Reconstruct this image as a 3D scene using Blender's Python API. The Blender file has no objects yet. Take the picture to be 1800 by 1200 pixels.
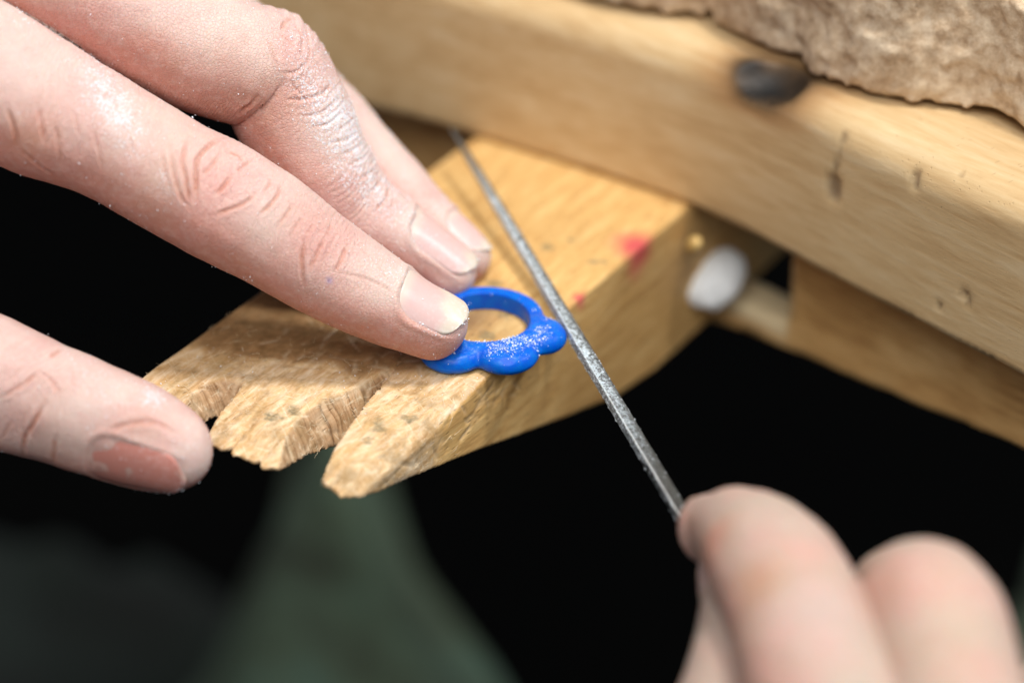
import bpy, math, random
import numpy as np
from mathutils import Vector
random.seed(3); RNG = np.random.default_rng(7)
SC = bpy.context.scene
# ---------------------------------------------------------------- camera, world, lights (1 unit = 1 cm)
SC.unit_settings.system = 'METRIC'; SC.unit_settings.scale_length = 0.01
PITCH, DIST, FPX = math.radians(33), 40.0, 4450.0
CAM = np.array([0, -DIST*math.cos(PITCH), DIST*math.sin(PITCH)])
FW = np.array([0, math.cos(PITCH), -math.sin(PITCH)])
UP = np.array([0, math.sin(PITCH), math.cos(PITCH)])
RT = np.array([1.0, 0, 0])
cd = bpy.data.cameras.new('camera'); cam = bpy.data.objects.new('camera', cd); SC.collection.objects.link(cam)
cam.location = CAM; cam.rotation_euler = (math.radians(90)-PITCH, 0, 0)
cd.sensor_width = 36; cd.lens = FPX*36/1800; cd.clip_start = 1; cd.clip_end = 500
cd.dof.use_dof = True; cd.dof.focus_distance = DIST-1.25; cd.dof.aperture_fstop = 0.060
SC.camera = cam
W = bpy.data.worlds.new('World'); SC.world = W; W.use_nodes = True
W.node_tree.nodes['Background'].inputs[0].default_value = (0.82, 0.9, 1.0, 1)
W.node_tree.nodes['Background'].inputs[1].default_value = 0.20
SC.view_settings.view_transform = 'Standard'; SC.view_settings.look = 'None'
SC.view_settings.exposure = 0.0; SC.view_settings.gamma = 1

def area(name, direction, dist, size, energy, color, target=(0, 0, 0)):
    l = bpy.data.lights.new(name, 'AREA'); l.shape = 'DISK'; l.size = size; l.energy = energy; l.color = color
    o = bpy.data.objects.new(name, l); SC.collection.objects.link(o)
    d = Vector(direction).normalized(); o.location = Vector(target)+d*dist
    o.rotation_euler = d.to_track_quat('Z', 'Y').to_euler()
area('bench_lamp', (0.20, -0.03, 0.97), 70, 11, 40000, (1.0, 0.965, 0.925))
area('window_light', (1.20, -0.08, 0.92), 110, 16, 40000, (0.90, 0.95, 1.0))
area('room_light', (-0.05, -0.60, 0.80), 120, 80, 118000, (1.0, 0.97, 0.94))

# ---------------------------------------------------------------- helpers
def at(px, py, dep=0.0):
    return CAM + (FW + RT*(px-900)/FPX - UP*(py-600)/FPX)*(DIST+dep)
def gz(px, py, z=0.0):
    d = FW + RT*(px-900)/FPX - UP*(py-600)/FPX
    return CAM + d*((z-CAM[2])/d[2])
def topx(P):
    q = P-CAM; d = q@FW
    return np.stack([900+(q@RT)/d*FPX, 600-(q@UP)/d*FPX, d-DIST], -1)
def sstep(a, b, x):
    t = np.clip((x-a)/(b-a), 0, 1); return t*t*(3-2*t)
def smin(a, b, k):
    h = np.clip(0.5+0.5*(b-a)/k, 0, 1); return b+(a-b)*h - k*h*(1-h)
def _hash(i, j, k, seed):
    n = (i*374761393 + j*668265263 + k*2147483647 + seed*1274126177) & 0xffffffff
    n = ((n ^ (n >> 13))*1274126177) & 0xffffffff
    n = ((n ^ (n >> 16))*2246822519) & 0xffffffff
    return ((n ^ (n >> 15)) & 0xffff)/32767.5-1.0
def noise(P, seed=0):
    P = np.asarray(P, float); I = np.floor(P).astype(np.int64); f = P-I; f = f*f*(3-2*f); r = 0
    for a in (0, 1):
        wa = f[:, 0] if a else 1-f[:, 0]
        for b in (0, 1):
            wb = f[:, 1] if b else 1-f[:, 1]
            for c in (0, 1):
                wc = f[:, 2] if c else 1-f[:, 2]
                r = r + wa*wb*wc*_hash(I[:, 0]+a, I[:, 1]+b, I[:, 2]+c, seed)
    return r
def fbm(P, oct=3, seed=0):
    r = 0; a = 1.0; P = np.asarray(P, float)
    for o in range(oct):
        r = r+a*noise(P*(2**o)+o*17.3, seed+o); a *= 0.5
    return r

def surface_net(fn, lo, hi, h, levels=4, lip=1.5, project=2):
    """sparse dual mesh of fn(P)=0 inside the box"""
    lo = np.array(lo, float); H = h*2**levels
    n = np.maximum(1, np.ceil((np.array(hi)-lo)/H).astype(int))
    cells = np.stack(np.meshgrid(*[np.arange(k) for k in n], indexing='ij'), -1).reshape(-1, 3)
    off = np.array([[a, b, c] for a in (0, 1) for b in (0, 1) for c in (0, 1)])
    for L in range(levels, -1, -1):
        s = h*2**L
        v = fn(lo+(cells+0.5)*s)
        cells = cells[np.abs(v) < s*0.87*lip+0.02]
        if L: cells = (cells[:, None]*2+off[None]).reshape(-1, 3)
    M = int(max(n)*2**levels+4)
    pack = lambda c: (c[:, 0]*M+c[:, 1])*M+c[:, 2]
    cor = (cells[:, None]+off[None]).reshape(-1, 3)
    keys, first, inv = np.unique(pack(cor), return_index=True, return_inverse=True)
    cval = fn(lo+cor[first]*h); inv = inv.reshape(-1, 8); V = cval[inv]
    mixed = (V.min(1) < 0) & (V.max(1) >= 0)
    cells = cells[mixed]; V = V[mixed]; inv = inv[mixed]
    edges = [(0, 4), (1, 5), (2, 6), (3, 7), (0, 2), (1, 3), (4, 6), (5, 7), (0, 1), (2, 3), (4, 5), (6, 7)]
    acc = np.zeros((len(cells), 3)); cnt = np.zeros(len(cells))
    for a, b in edges:
        va, vb = V[:, a], V[:, b]; m = (va < 0) != (vb < 0)
        t = np.where(m, va/np.where(m, va-vb, 1), 0)[:, None]
        acc += np.where(m[:, None], off[a]+(off[b]-off[a])*t, 0); cnt += m
    verts = lo+(cells+acc/cnt[:, None])*h
    ck = pack(cells); order = np.argsort(ck); cks = ck[order]
    def find(c):
        k = pack(c); i = np.searchsorted(cks, k); i = np.clip(i, 0, len(cks)-1)
        return np.where(cks[i] == k, order[i], -1)
    quads = []
    for ax, b in ((0, 4), (1, 2), (2, 1)):
        va, vb = V[:, 0], V[:, b]; m = (va < 0) != (vb < 0); c = cells[m]
        o1, o2 = [(1, 2), (2, 0), (0, 1)][ax]
        e1 = np.zeros(3, int); e1[o1] = 1; e2 = np.zeros(3, int); e2[o2] = 1
        q = np.stack([find(c), find(c-e1), find(c-e1-e2), find(c-e2)], 1)
        fl = (va[m] >= 0); q[fl] = q[fl][:, ::-1]
        quads.append(q[(q >= 0).all(1)])
    quads = np.concatenate(quads)
    e = h*0.25; T = np.array([[1, 1, 1], [1, -1, -1], [-1, 1, -1], [-1, -1, 1]])
    for _ in range(project):
        fs = [fn(verts+t*e) for t in T]
        g = sum(f[:, None]*t for f, t in zip(fs, T))/(4*e); fv = sum(fs)/4
        stp = fv/np.maximum((g*g).sum(1), 0.15); stp = np.clip(stp, -0.5*h, 0.5*h)
        verts = verts-g*stp[:, None]
    return verts, quads

def vnormals(v, q):
    n = np.cross(v[q[:, 2]]-v[q[:, 0]], v[q[:, 3]]-v[q[:, 1]]); N = np.zeros_like(v)
    for k in range(4):
        for a in range(3): N[:, a] += np.bincount(q[:, k], n[:, a], len(v))
    return N/np.maximum(np.linalg.norm(N, axis=1), 1e-9)[:, None]

def add_mesh(name, v, q, mat, parent=None, smooth=True, attrs=None, colors=None):
    v = np.asarray(v, np.float32); q = np.asarray(q, np.int32); k = q.shape[1]
    me = bpy.data.meshes.new(name)
    me.vertices.add(len(v)); me.vertices.foreach_set('co', v.ravel())
    me.loops.add(q.size); me.loops.foreach_set('vertex_index', q.ravel())
    me.polygons.add(len(q)); me.polygons.foreach_set('loop_start', np.arange(0, q.size, k, dtype=np.int32))
    me.polygons.foreach_set('use_smooth', np.full(len(q), smooth))
    me.update(calc_edges=True)
    for n, a in (attrs or {}).items():
        me.attributes.new(n, 'FLOAT', 'POINT').data.foreach_set('value', np.asarray(a, np.float32))
    for n, a in (colors or {}).items():
        me.attributes.new(n, 'FLOAT_COLOR', 'POINT').data.foreach_set('color', np.concatenate([a, np.ones((len(a), 1))], 1).astype(np.float32).ravel())
    me.materials.append(mat)
    o = bpy.data.objects.new(name, me); SC.collection.objects.link(o)
    if parent: o.parent = parent
    return o
def tag(o, label, cat, group=None, kind=None):
    o['label'] = label; o['category'] = cat
    if group: o['group'] = group
    if kind: o['kind'] = kind
    return o
def catmull(P, n):
    P = np.asarray(P, float); Q = np.concatenate([[2*P[0]-P[1]], P, [2*P[-1]-P[-2]]])
    out = []
    for i in range(len(P)-1):
        t = np.linspace(0, 1, n, endpoint=False)[:, None]; a, b, c, d = Q[i:i+4]
        out.append(0.5*(2*b+(c-a)*t+(2*a-5*b+4*c-d)*t**2+(3*b-a-3*c+d)*t**3))
    return np.concatenate(out+[P[-1:]])
def seg_dist(P, A, B):
    """min distance of points to a set of segments, chunked"""
    out = np.full(len(P), 9e9)
    for a, b in zip(A, B):
        d = b-a; t = np.clip(((P-a)@d)/max(d@d, 1e-12), 0, 1); out = np.minimum(out, np.linalg.norm(P-a-t[:, None]*d, axis=1))
    return out

# ---------------------------------------------------------------- materials
class NT:
    def __init__(s, name):
        s.m = bpy.data.materials.new(name); s.m.use_nodes = True; s.t = s.m.node_tree
        s.b = s.t.nodes['Principled BSDF']
    def n(s, typ, **kw):
        x = s.t.nodes.new('ShaderNode'+typ)
        for k, v in kw.items():
            if k.startswith('i_'): x.inputs[int(k[2:]) if k[2:].isdigit() else k[2:]].default_value = v
            else: setattr(x, k, v)
        return x
    def l(s, a, b): s.t.links.new(a, b)
    def put(s, name, val):
        if hasattr(val, 'is_linked'): s.l(val, s.b.inputs[name])
        else: s.b.inputs[name].default_value = val
    def attr(s, name, col=False):
        a = s.n('Attribute', attribute_name=name); return a.outputs['Color' if col else 'Fac']
    def coord(s, scale=(1, 1, 1), rot=(0, 0, 0)):
        c = s.n('TexCoord'); m = s.n('Mapping', vector_type='TEXTURE'); m.inputs['Scale'].default_value = tuple(1/x for x in scale); m.inputs['Rotation'].default_value = rot
        s.l(c.outputs['Object'], m.inputs['Vector']); return m.outputs[0]
    def noise(s, vec, scale, detail=4, rough=0.55, dist=0.0):
        x = s.n('TexNoise'); x.inputs['Scale'].default_value = scale; x.inputs['Detail'].default_value = detail
        x.inputs['Roughness'].default_value = rough; x.inputs['Distortion'].default_value = dist
        s.l(vec, x.inputs['Vector']); return x.outputs['Fac']
    def ramp(s, fac, stops):
        r = s.n('ValToRGB'); e = r.color_ramp.elements
        while len(e) < len(stops): e.new(0.5)
        for x, (p, c) in zip(e, stops):
            x.position = p; x.color = (c, c, c, 1) if isinstance(c, (int, float)) else (*c, 1)
        s.l(fac, r.inputs[0]); return r.outputs[0]
    def mix(s, fac, a, b, mode='MIX'):
        m = s.n('Mix', data_type='RGBA', blend_type=mode)
        for sock, v in ((m.inputs[0], fac), (m.inputs[6], a), (m.inputs[7], b)):
            if hasattr(v, 'is_linked'): s.l(v, sock)
            else: sock.default_value = v if isinstance(v, (int, float)) else (*v, 1)
        return m.outputs[2]
    def math(s, op, a, b=0.0, c=None):
        m = s.n('Math', operation=op)
        for i, v in enumerate((a, b) if c is None else (a, b, c)):
            if hasattr(v, 'is_linked'): s.l(v, m.inputs[i])
            else: m.inputs[i].default_value = v
        return m.outputs[0]
    def bump(s, h, strength, dist, prev=None):
        b = s.n('Bump'); b.inputs['Strength'].default_value = strength; b.inputs['Distance'].default_value = dist
        s.l(h, b.inputs['Height'])
        if prev is not None: s.l(prev, b.inputs['Normal'])
        return b.outputs[0]

def skin_material():
    t = NT('skin'); c = t.coord()
    col = t.attr('skin', True)
    n1 = t.noise(c, 1.7, 5, 0.6); n2 = t.noise(c, 9, 4, 0.6)
    col = t.mix(t.ramp(n1, [(0.4, 0.0), (0.72, 0.45)]), col, (0.62, 0.31, 0.275))
    col = t.mix(t.ramp(n2, [(0.45, 0.0), (0.75, 0.35)]), col, (0.74, 0.55, 0.49))
    dust = t.attr('dust'); n3 = t.noise(c, 26, 4, 0.75); n4 = t.noise(c, 5, 4, 0.7)
    dd = t.math('MULTIPLY', dust, t.ramp(n4, [(0.3, 0.45), (0.65, 1.0)]))
    dm = t.ramp(t.math('ADD', t.math('MULTIPLY', dd, 0.29), n3), [(0.655, 0.0), (0.725, 0.78)])
    col = t.mix(dm, col, (0.74, 0.75, 0.79))
    t.put('Base Color', col); t.put('Roughness', t.math('MAXIMUM', t.ramp(n2, [(0.3, 0.46), (0.7, 0.62)]), t.math('MULTIPLY', dm, 1.1)))
    t.put('Subsurface Weight', 0.35); t.put('Subsurface Radius', (1.0, 0.38, 0.22)); t.put('Subsurface Scale', 0.12)
    t.put('Specular IOR Level', 0.33)
    v = t.n('TexVoronoi', feature='DISTANCE_TO_EDGE'); v.inputs['Scale'].default_value = 20
    nd = t.n('TexNoise'); nd.inputs['Scale'].default_value = 8; t.l(c, nd.inputs['Vector'])
    mv = t.n('Mix', data_type='VECTOR'); mv.inputs[0].default_value = 0.06
    t.l(c, mv.inputs[4]); t.l(nd.outputs['Color'], mv.inputs[5]); t.l(mv.outputs[1], v.inputs['Vector'])
    vh = t.ramp(v.outputs['Distance'], [(0.0, 0.0), (0.12, 1.0)])
    b = t.bump(vh, 0.6, 0.013)
    v2 = t.n('TexVoronoi', feature='DISTANCE_TO_EDGE'); v2.inputs['Scale'].default_value = 8.5; t.l(mv.outputs[1], v2.inputs['Vector'])
    b = t.bump(t.math('MULTIPLY', t.ramp(v2.outputs['Distance'], [(0.0, 0.0), (0.10, 1.0)]), t.attr('knuckle')), 0.4, 0.014, b)
    b = t.bump(t.noise(c, 30, 4, 0.7), 0.35, 0.02, b)
    ridge = t.math('SINE', t.math('MULTIPLY', t.attr('ridge_u'), 2*math.pi/0.052))
    b = t.bump(t.math('MULTIPLY', ridge, t.attr('ridge_w')), 0.5, 0.006, b)
    t.put('Normal', b)
    return t.m
def nail_material():
    t = NT('nail'); a = t.attr('free'); c = t.coord()
    col = t.mix(t.attr('tint'), (0.63, 0.435, 0.41), (0.56, 0.235, 0.19)); col = t.mix(a, col, (0.66, 0.60, 0.49))
    n = t.noise(c, 14, 4, 0.7)
    col = t.mix(t.math('MULTIPLY', t.ramp(n, [(0.5, 0.0), (0.75, 0.6)]), t.attr('dust')), col, (0.86, 0.86, 0.86))
    t.put('Base Color', col); t.put('Roughness', 0.33); t.put('Subsurface Weight', 0.3); t.put('Subsurface Radius', (1, .5, .35)); t.put('Subsurface Scale', 0.06)
    t.put('Normal', t.bump(t.noise(t.coord((1, 1, 1)), 9, 3), 0.15, 0.03))
    return t.m
def wood_material(name, axis_rot, dark, mid, light, fleck=0.6, ring=0.35, stretch=(7, 0.7, 7), rough=0.55, bumpd=0.02, extra=None):
    t = NT(name); c = t.coord(stretch, axis_rot)
    g = t.noise(c, 1.0, 6, 0.62, 0.4); g2 = t.noise(c, 4.0, 5, 0.6, 0.2)
    col = t.ramp(t.math('ADD', t.math('MULTIPLY', g, 0.65), t.math('MULTIPLY', g2, 0.35)), [(0.34, dark), (0.5, mid), (0.66, light)])
    big = t.noise(t.coord(), 0.45, 4, 0.6)
    col = t.mix(t.ramp(big, [(0.4, 0.0), (0.75, ring)]), col, dark)
    fc = t.coord((9, 2.2, 9), axis_rot); v = t.n('TexVoronoi'); v.inputs['Scale'].default_value = 1.5; v.inputs['Randomness'].default_value = 1; t.l(fc, v.inputs['Vector'])
    fm = t.ramp(v.outputs['Distance'], [(0.10, 1.0), (0.2, 0.0)])
    pick = t.ramp(v.outputs['Color'], [(0.45, 0.0), (0.5, 1.0)])
    fm = t.math('MULTIPLY', fm, pick)
    col = t.mix(t.math('MULTIPLY', fm, fleck), col, tuple(x*0.3 for x in dark))
    if extra: col = extra(t, col)
    t.put('Base Color', col); t.put('Roughness', rough); t.put('Specular IOR Level', 0.3)
    b = t.bump(g2, 0.5, bumpd); b = t.bump(t.noise(t.coord(), 40, 4, 0.7), 0.3, bumpd*0.5, b)
    b = t.bump(t.math('SUBTRACT', 1.0, fm), 0.6, 0.02, b)
    t.put('Normal', b)
    return t.m
def plain(name, color, rough=0.6, **kw):
    t = NT(name); t.put('Base Color', (*color, 1)); t.put('Roughness', rough)
    for k, v in kw.items(): t.put(k, v)
    return t
SKIN, NAIL = skin_material(), nail_material()
_t = plain('wax_dust', (0.80, 0.86, 0.92), 0.8); DUST = _t.m

# ---------------------------------------------------------------- bench pin
PB = gz(1210, 362); PV = gz(830, 682)-PB; PV /= np.linalg.norm(PV); PU = np.array([-abs(PV[1]), abs(PV[0]), 0.0])
def p_loc(P): q = P-PB; return q@PU, q@PV, q[:, 2]
def uv(px, py, z=0.0): u, v, _ = p_loc(gz(px, py, z)[None]); return float(u[0]), float(v[0])
PW = 4.45
# side profile of the underside (v, z)
UND = np.array([(-6, -2.85), (1.0, -2.85), (2.16, -2.68), (3.83, -2.17), (6.62, -1.23), (9.4, -0.36), (12, 0.46)])
def poly(x, pts): pts = np.array(pts); return np.interp(x, pts[:, 1], pts[:, 0])
n2_right = [uv(*p) for p in [(742, 588), (700, 640), (640, 712), (598, 770), (570, 815), (560, 840)]]
n2_left = [uv(*p) for p in [(742, 586), (690, 642), (630, 676), (572, 697), (533, 722), (503, 760), (486, 806), (480, 830)]]
n1_right = [uv(*p) for p in [(432, 668), (416, 690), (385, 725), (360, 752), (350, 775)]]
n1_left = [uv(*p) for p in [(432, 664), (395, 660), (360, 672), (325, 700), (290, 740), (270, 770)]]
FRONT = np.array(sorted([uv(640, 872), uv(590, 852), uv(568, 826), uv(486, 810), uv(430, 790), uv(360, 757), uv(300, 735), uv(230, 700)]))
WALL = {}
def pin_sdf(P, want_wall=False):
    u, v, z = p_loc(P)
    wob = 0.03*noise(np.stack([u*2.3, v*2.3, z*2.3], 1), 3)
    fib = 0.011*noise(np.stack([u*14, v*1.6, z*14], 1), 5)
    zt = np.zeros(len(P)) + 0.35*wob*sstep(5.5, 8.5, v)
    # worn, chamfered front
    front = np.interp(u, FRONT[:, 0], FRONT[:, 1]) + 0.05*noise(np.stack([u*7, z*4, v*0], 1), 9)
    for nx, ny, nw_, nd_ in ((408, 768, .045, .16), (640, 866, .06, .10), (455, 795, .05, .08)):
        nu = uv(nx, ny)[0]; front = front-nd_*np.exp(-((u-nu)/nw_)**2)
    zt = zt-0.16*sstep(-0.75, 0.05, v-front)**1.5
    # soft worn corner along the right ridge near the front
    zt = zt-0.22*sstep(0.22, -0.05, u)*sstep(6.0, 7.6, v)
    wall = np.zeros(len(P))
    for R, L, k in ((n2_right, n2_left, 1.9), (n1_right, n1_left, 1.8)):
        R = np.array(R); L = np.array(L); o = np.argsort(R[:, 1]); R = R[o]; o = np.argsort(L[:, 1]); L = L[o]
        ur = np.interp(v, R[:, 1], R[:, 0]); ul = np.interp(v, L[:, 1], L[:, 0]); v0 = max(R[0, 1], L[0, 1])+0.05
        on = sstep(v0-0.05, v0+0.3, v)
        dl = ul-u   # distance inside from the sloping left wall
        dr = u-ur   # distance inside from the steep right wall
        saw = 0.05*np.abs(np.sin(v*11+2.2*noise(np.stack([v*3, z*1.5, u*0], 1), 2)))*sstep(0.0, 0.25, dl)
        dq = np.maximum(dl, -0.1); cut = np.minimum(dq*(k-0.7)+2.2*np.maximum(dq, 0)**2+saw*(dl > 0), np.maximum(dr, -0.1)*4.5)
        zt = zt-np.maximum(cut, 0)*on
        wall = np.maximum(wall, sstep(0.01, 0.06, cut*on))
    if want_wall: return wall
    # pale kerf scratched across near the left rim
    zb = np.interp(v, UND[:, 0], UND[:, 1])
    side = np.maximum(-u+0.02*wob, u-PW-0.02)
    d = np.maximum.reduce([(z-zt)*np.where(zt < -0.02, 0.4, 0.9), (zb-z)*0.95, side, v-front, -4.0-v])
    ed = 0.06  # slightly eased long edges
    q1 = np.maximum(z-zt+ed, 0); q2 = np.maximum(side+ed, 0)
    d = np.maximum(d, np.sqrt(q1*q1+q2*q2)-ed)
    rough = sstep(7.2, 9.2, v)
    return d+fib*(0.25+0.9*rough)+wob*0.25*rough
cs = np.array([PB+PU*a+PV*b for a in (-0.2, PW+0.3) for b in (-4.2, 10.8)])
pv, pq = surface_net(pin_sdf, [cs[:, 0].min(), cs[:, 1].min(), -3.0], [cs[:, 0].max(), cs[:, 1].max(), 0.2], 0.04, 4, 2.8, 1)
u, v, z = p_loc(pv); pn = vnormals(pv, pq)
# knife and saw scratches, nicks and crumbs torn out of the worn prongs
gouge = np.zeros(len(pv)); topm = pn[:, 2] > 0.3; sidem = (pn@PU < -0.6)
for i in range(190):
    if i < 150:
        c0 = np.array([RNG.uniform(0.05, 3.6), RNG.uniform(6.0, 9.6)]); an = RNG.normal(0.2, 0.9); L_ = RNG.uniform(0.1, 0.75); X, Y, ok = u, v, topm
    else:
        c0 = np.array([RNG.uniform(5.2, 9.0), RNG.uniform(-0.9, -0.05)]); an = RNG.normal(1.1, 0.7); L_ = RNG.uniform(0.1, 0.7); X, Y, ok = v, z, sidem
    d_ = np.array([math.sin(an), math.cos(an)])*L_; a_ = c0-d_/2; w_ = RNG.uniform(0.018, 0.034)
    m = np.where(ok & (np.abs(X-c0[0]) < L_) & (np.abs(Y-c0[1]) < L_))[0]
    if len(m):
        qx, qy = X[m]-a_[0], Y[m]-a_[1]; tt = np.clip((qx*d_[0]+qy*d_[1])/(d_@d_), 0, 1); dd = np.hypot(qx-tt*d_[0], qy-tt*d_[1])
        gouge[m] = np.maximum(gouge[m], np.exp(-(dd/w_)**2)*np.minimum(1, 4*np.minimum(tt, 1-tt)+.2)*RNG.uniform(.4, 1))
pv = pv-pn*(gouge*0.028)[:, None]
fresh_to_shadow = sstep(5.75, 6.35, np.where(u > 0.02, v-0.65*np.clip(u, 0, 3.2), v-1.6)+0.35*fbm(pv*1.3, 3, 4))  # pale worn wood, its edge set along the index finger's shadow line
red = np.zeros(len(pv))
for (px, py, r) in ((1120, 430, .58), (1016, 524, .22)):
    c = gz(px, py); d = np.linalg.norm((pv-c)*np.array([1, 1, 0.8]), axis=1)
    red = np.maximum(red, sstep(r*1.1, r*0.1, d+0.10*fbm(pv*4, 3, 8)))
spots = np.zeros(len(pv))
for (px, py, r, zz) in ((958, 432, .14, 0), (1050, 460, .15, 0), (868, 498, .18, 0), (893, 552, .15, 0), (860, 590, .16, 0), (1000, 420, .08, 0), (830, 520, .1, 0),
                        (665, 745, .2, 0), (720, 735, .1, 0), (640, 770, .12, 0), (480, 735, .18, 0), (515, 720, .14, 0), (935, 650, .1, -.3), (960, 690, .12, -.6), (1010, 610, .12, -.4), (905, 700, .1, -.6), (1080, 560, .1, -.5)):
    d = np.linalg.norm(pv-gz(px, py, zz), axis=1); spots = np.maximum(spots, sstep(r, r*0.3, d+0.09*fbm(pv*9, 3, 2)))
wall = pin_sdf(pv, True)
patina_shade = sstep(3.4, 5.2, v-0.2*u+0.5*fbm(pv*0.9, 3, 6))*(1-fresh_to_shadow)*sstep(0.3, 1.3, u+0.4*noise(pv*1.2, 5))*sstep(0.3, 0.8, pn[:, 2])  # handled brown wood plus painted shade beneath the index finger
ang = math.atan2(PV[0], -PV[1])
def pin_extra(t, col):
    c = t.coord()
    col = t.mix(t.math('MULTIPLY', t.attr('patina_shade'), 0.85), col, t.ramp(t.noise(c, 5, 6, 0.7), [(0.35, (0.11, 0.052, 0.02)), (0.65, (0.27, 0.145, 0.065))]))
    fr = t.math('MULTIPLY', t.attr('fresh_to_shadow'), t.ramp(t.noise(c, 2.4, 5, 0.65), [(0.3, 0.55), (0.6, 1.0)]))
    pale = t.ramp(t.noise(t.coord((8, 1.8, 8), (0, 0, ang)), 1.0, 6, 0.7, 0.5), [(0.35, (0.38, 0.215, 0.095)), (0.48, (0.62, 0.42, 0.235)), (0.64, (0.82, 0.68, 0.50))])
    col = t.mix(t.math('MULTIPLY', fr, 0.8), col, pale)
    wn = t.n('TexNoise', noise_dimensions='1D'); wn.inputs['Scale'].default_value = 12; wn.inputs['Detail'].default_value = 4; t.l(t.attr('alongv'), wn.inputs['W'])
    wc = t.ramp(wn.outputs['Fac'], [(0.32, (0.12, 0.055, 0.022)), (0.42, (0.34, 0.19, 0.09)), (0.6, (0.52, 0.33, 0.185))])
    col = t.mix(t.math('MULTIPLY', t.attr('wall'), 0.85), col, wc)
    col = t.mix(t.math('MULTIPLY', t.attr('gouge'), 0.42), col, t.ramp(t.noise(c, 3, 2), [(0.42, (0.24, 0.13, 0.055)), (0.5, (0.80, 0.66, 0.46))]))
    # fine pale scratches in all directions where it is worn
    for rot, sc in ((0.4, 3.1), (1.3, 2.7), (2.3, 3.3)):
        w = t.noise(t.coord((26, 1.2, 5), (0, 0, rot)), sc*0.4, 3, 0.5, 0.6)
        col = t.mix(t.math('MULTIPLY', t.ramp(w, [(0.62, 0.0), (0.68, 0.5)]), t.math('ADD', t.math('MULTIPLY', t.attr('fresh_to_shadow'), 0.85), 0.10)), col, (0.80, 0.68, 0.48))
    col = t.mix(t.math('MULTIPLY', t.attr('fresh_to_shadow'), t.ramp(t.noise(c, 1.9, 6, 0.72), [(0.5, 0.0), (0.66, 0.6)])), col, (0.27, 0.175, 0.075))
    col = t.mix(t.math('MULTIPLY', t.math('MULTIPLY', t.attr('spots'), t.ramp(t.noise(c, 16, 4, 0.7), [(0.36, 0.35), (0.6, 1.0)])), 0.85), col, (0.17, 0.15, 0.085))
    return t.mix(t.math('MULTIPLY', t.attr('red'), 0.85), col, (0.60, 0.045, 0.09))
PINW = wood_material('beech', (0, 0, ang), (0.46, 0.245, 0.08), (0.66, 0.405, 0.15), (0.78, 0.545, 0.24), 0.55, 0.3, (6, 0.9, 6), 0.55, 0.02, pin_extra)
pin = add_mesh('bench_pin', pv, pq, PINW, attrs=dict(fresh_to_shadow=fresh_to_shadow, red=red, spots=spots, patina_shade=patina_shade, gouge=gouge, wall=wall, alongv=v+0.05*noise(pv*3, 4)))
tag(pin, 'worn wooden bench pin wedge with two sawn notches and a red paint mark', 'bench pin')

# ---------------------------------------------------------------- curved bench beam, slab, rail
CURVE = catmull(np.array([(-13, 11.6), (-9, 10.4), (-6, 9.35), (-2.94, 8.0), (-.72, 6.79), (3.04, 4.28), (5.57, 1.53), (7.91, -1.05), (10.5, -4.0), (13, -6.4)]), 8)
def curve_dist(P):
    """signed plan distance behind the bench edge and the arc length along it"""
    A, B = CURVE[:-1], CURVE[1:]; best = np.full(len(P), 9e9); sd = np.zeros(len(P)); arc = np.zeros(len(P)); s0 = 0
    for a, b in zip(A, B):
        d = b-a; L = math.hypot(*d); w = P[:, :2]-a; t = np.clip(w@d/(L*L), 0, 1); r = w-t[:, None]*d; dd = (r*r).sum(1)
        m = dd < best; best[m] = dd[m]; cr = d[0]*w[:, 1]-d[1]*w[:, 0]
        sd[m] = np.sqrt(dd[m])*np.sign(cr[m]); arc[m] = (s0+t*L)[m]; s0 += L
    return sd, arc
BT = 2.9
burn_c = gz(1328, 140, BT); hole_c = None
def beam_sdf(P):
    s, a = curve_dist(P); z = P[:, 2]
    ztop = BT-0.10*sstep(0.4, 2.2, s)+0.06*noise(np.stack([a*.5, s*.7, z*0], 1), 6)
    rr = 0.5+0.12*noise(np.stack([a*.4, a*0, a*0], 1), 8)
    q1 = np.maximum(z-ztop+rr, 0); q2 = np.maximum(-s+rr, 0)
    d = np.maximum.reduce([z-ztop, 0.02-z, -s, s-7.5, np.sqrt(q1*q1+q2*q2)-rr])
    b = P-burn_c; e = np.sqrt((b[:, 0]*0.8+b[:, 1]*0.35)**2/0.8+(b[:, 1]*1.0-b[:, 0]*.2)**2/0.6+(b[:, 2]/0.5)**2)
    return np.maximum(d, -(e-0.8)*0.5)
bv, bq = surface_net(beam_sdf, [-12, -6.5, -0.1], [13.5, 14, 3.2], 0.11, 3, 1.5, 2)
s, a = curve_dist(bv)
bp = topx(bv)
def near(P, c, r): return sstep(r, r*0.45, np.linalg.norm(P-c, axis=1)+0.25*r*fbm(P*2.2/r, 2, 5))
b = bv-burn_c; e = np.sqrt((b[:, 0]*0.8+b[:, 1]*0.35)**2/0.8+(b[:, 1]-b[:, 0]*.2)**2/0.6+(b[:, 2]/0.5)**2)
burn = sstep(1.6, 0.5, e+0.22*fbm(bv*1.5, 3, 3)); scorch = sstep(2.3, 0.9, e+0.3*fbm(bv*.8, 2, 4))
def front_pt(px, py):
    d = FW+RT*(px-900)/FPX-UP*(py-600)/FPX; T = np.linspace(34, 52, 400); Q = CAM+d*T[:, None]
    f = beam_sdf(Q); return Q[np.argmax(f < 0)]
hole = np.zeros(len(bv))
for p0, p1, w in (((1467, 318), (1466, 338), .10), ((1485, 240), (1470, 300), .035), ((1613, 305), (1610, 330), .045), ((1695, 512), (1704, 526), .04), ((1650, 538), (1654, 540), .03), ((1690, 305), (1692, 306), .02)):
    A, B = front_pt(*p0), front_pt(*p1); hole = np.maximum(hole, sstep(w*2.2, w*0.6, seg_dist(bv, [A], [B])))
bnm = vnormals(bv, bq); bv = bv-bnm*(hole*0.07)[:, None]
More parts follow.
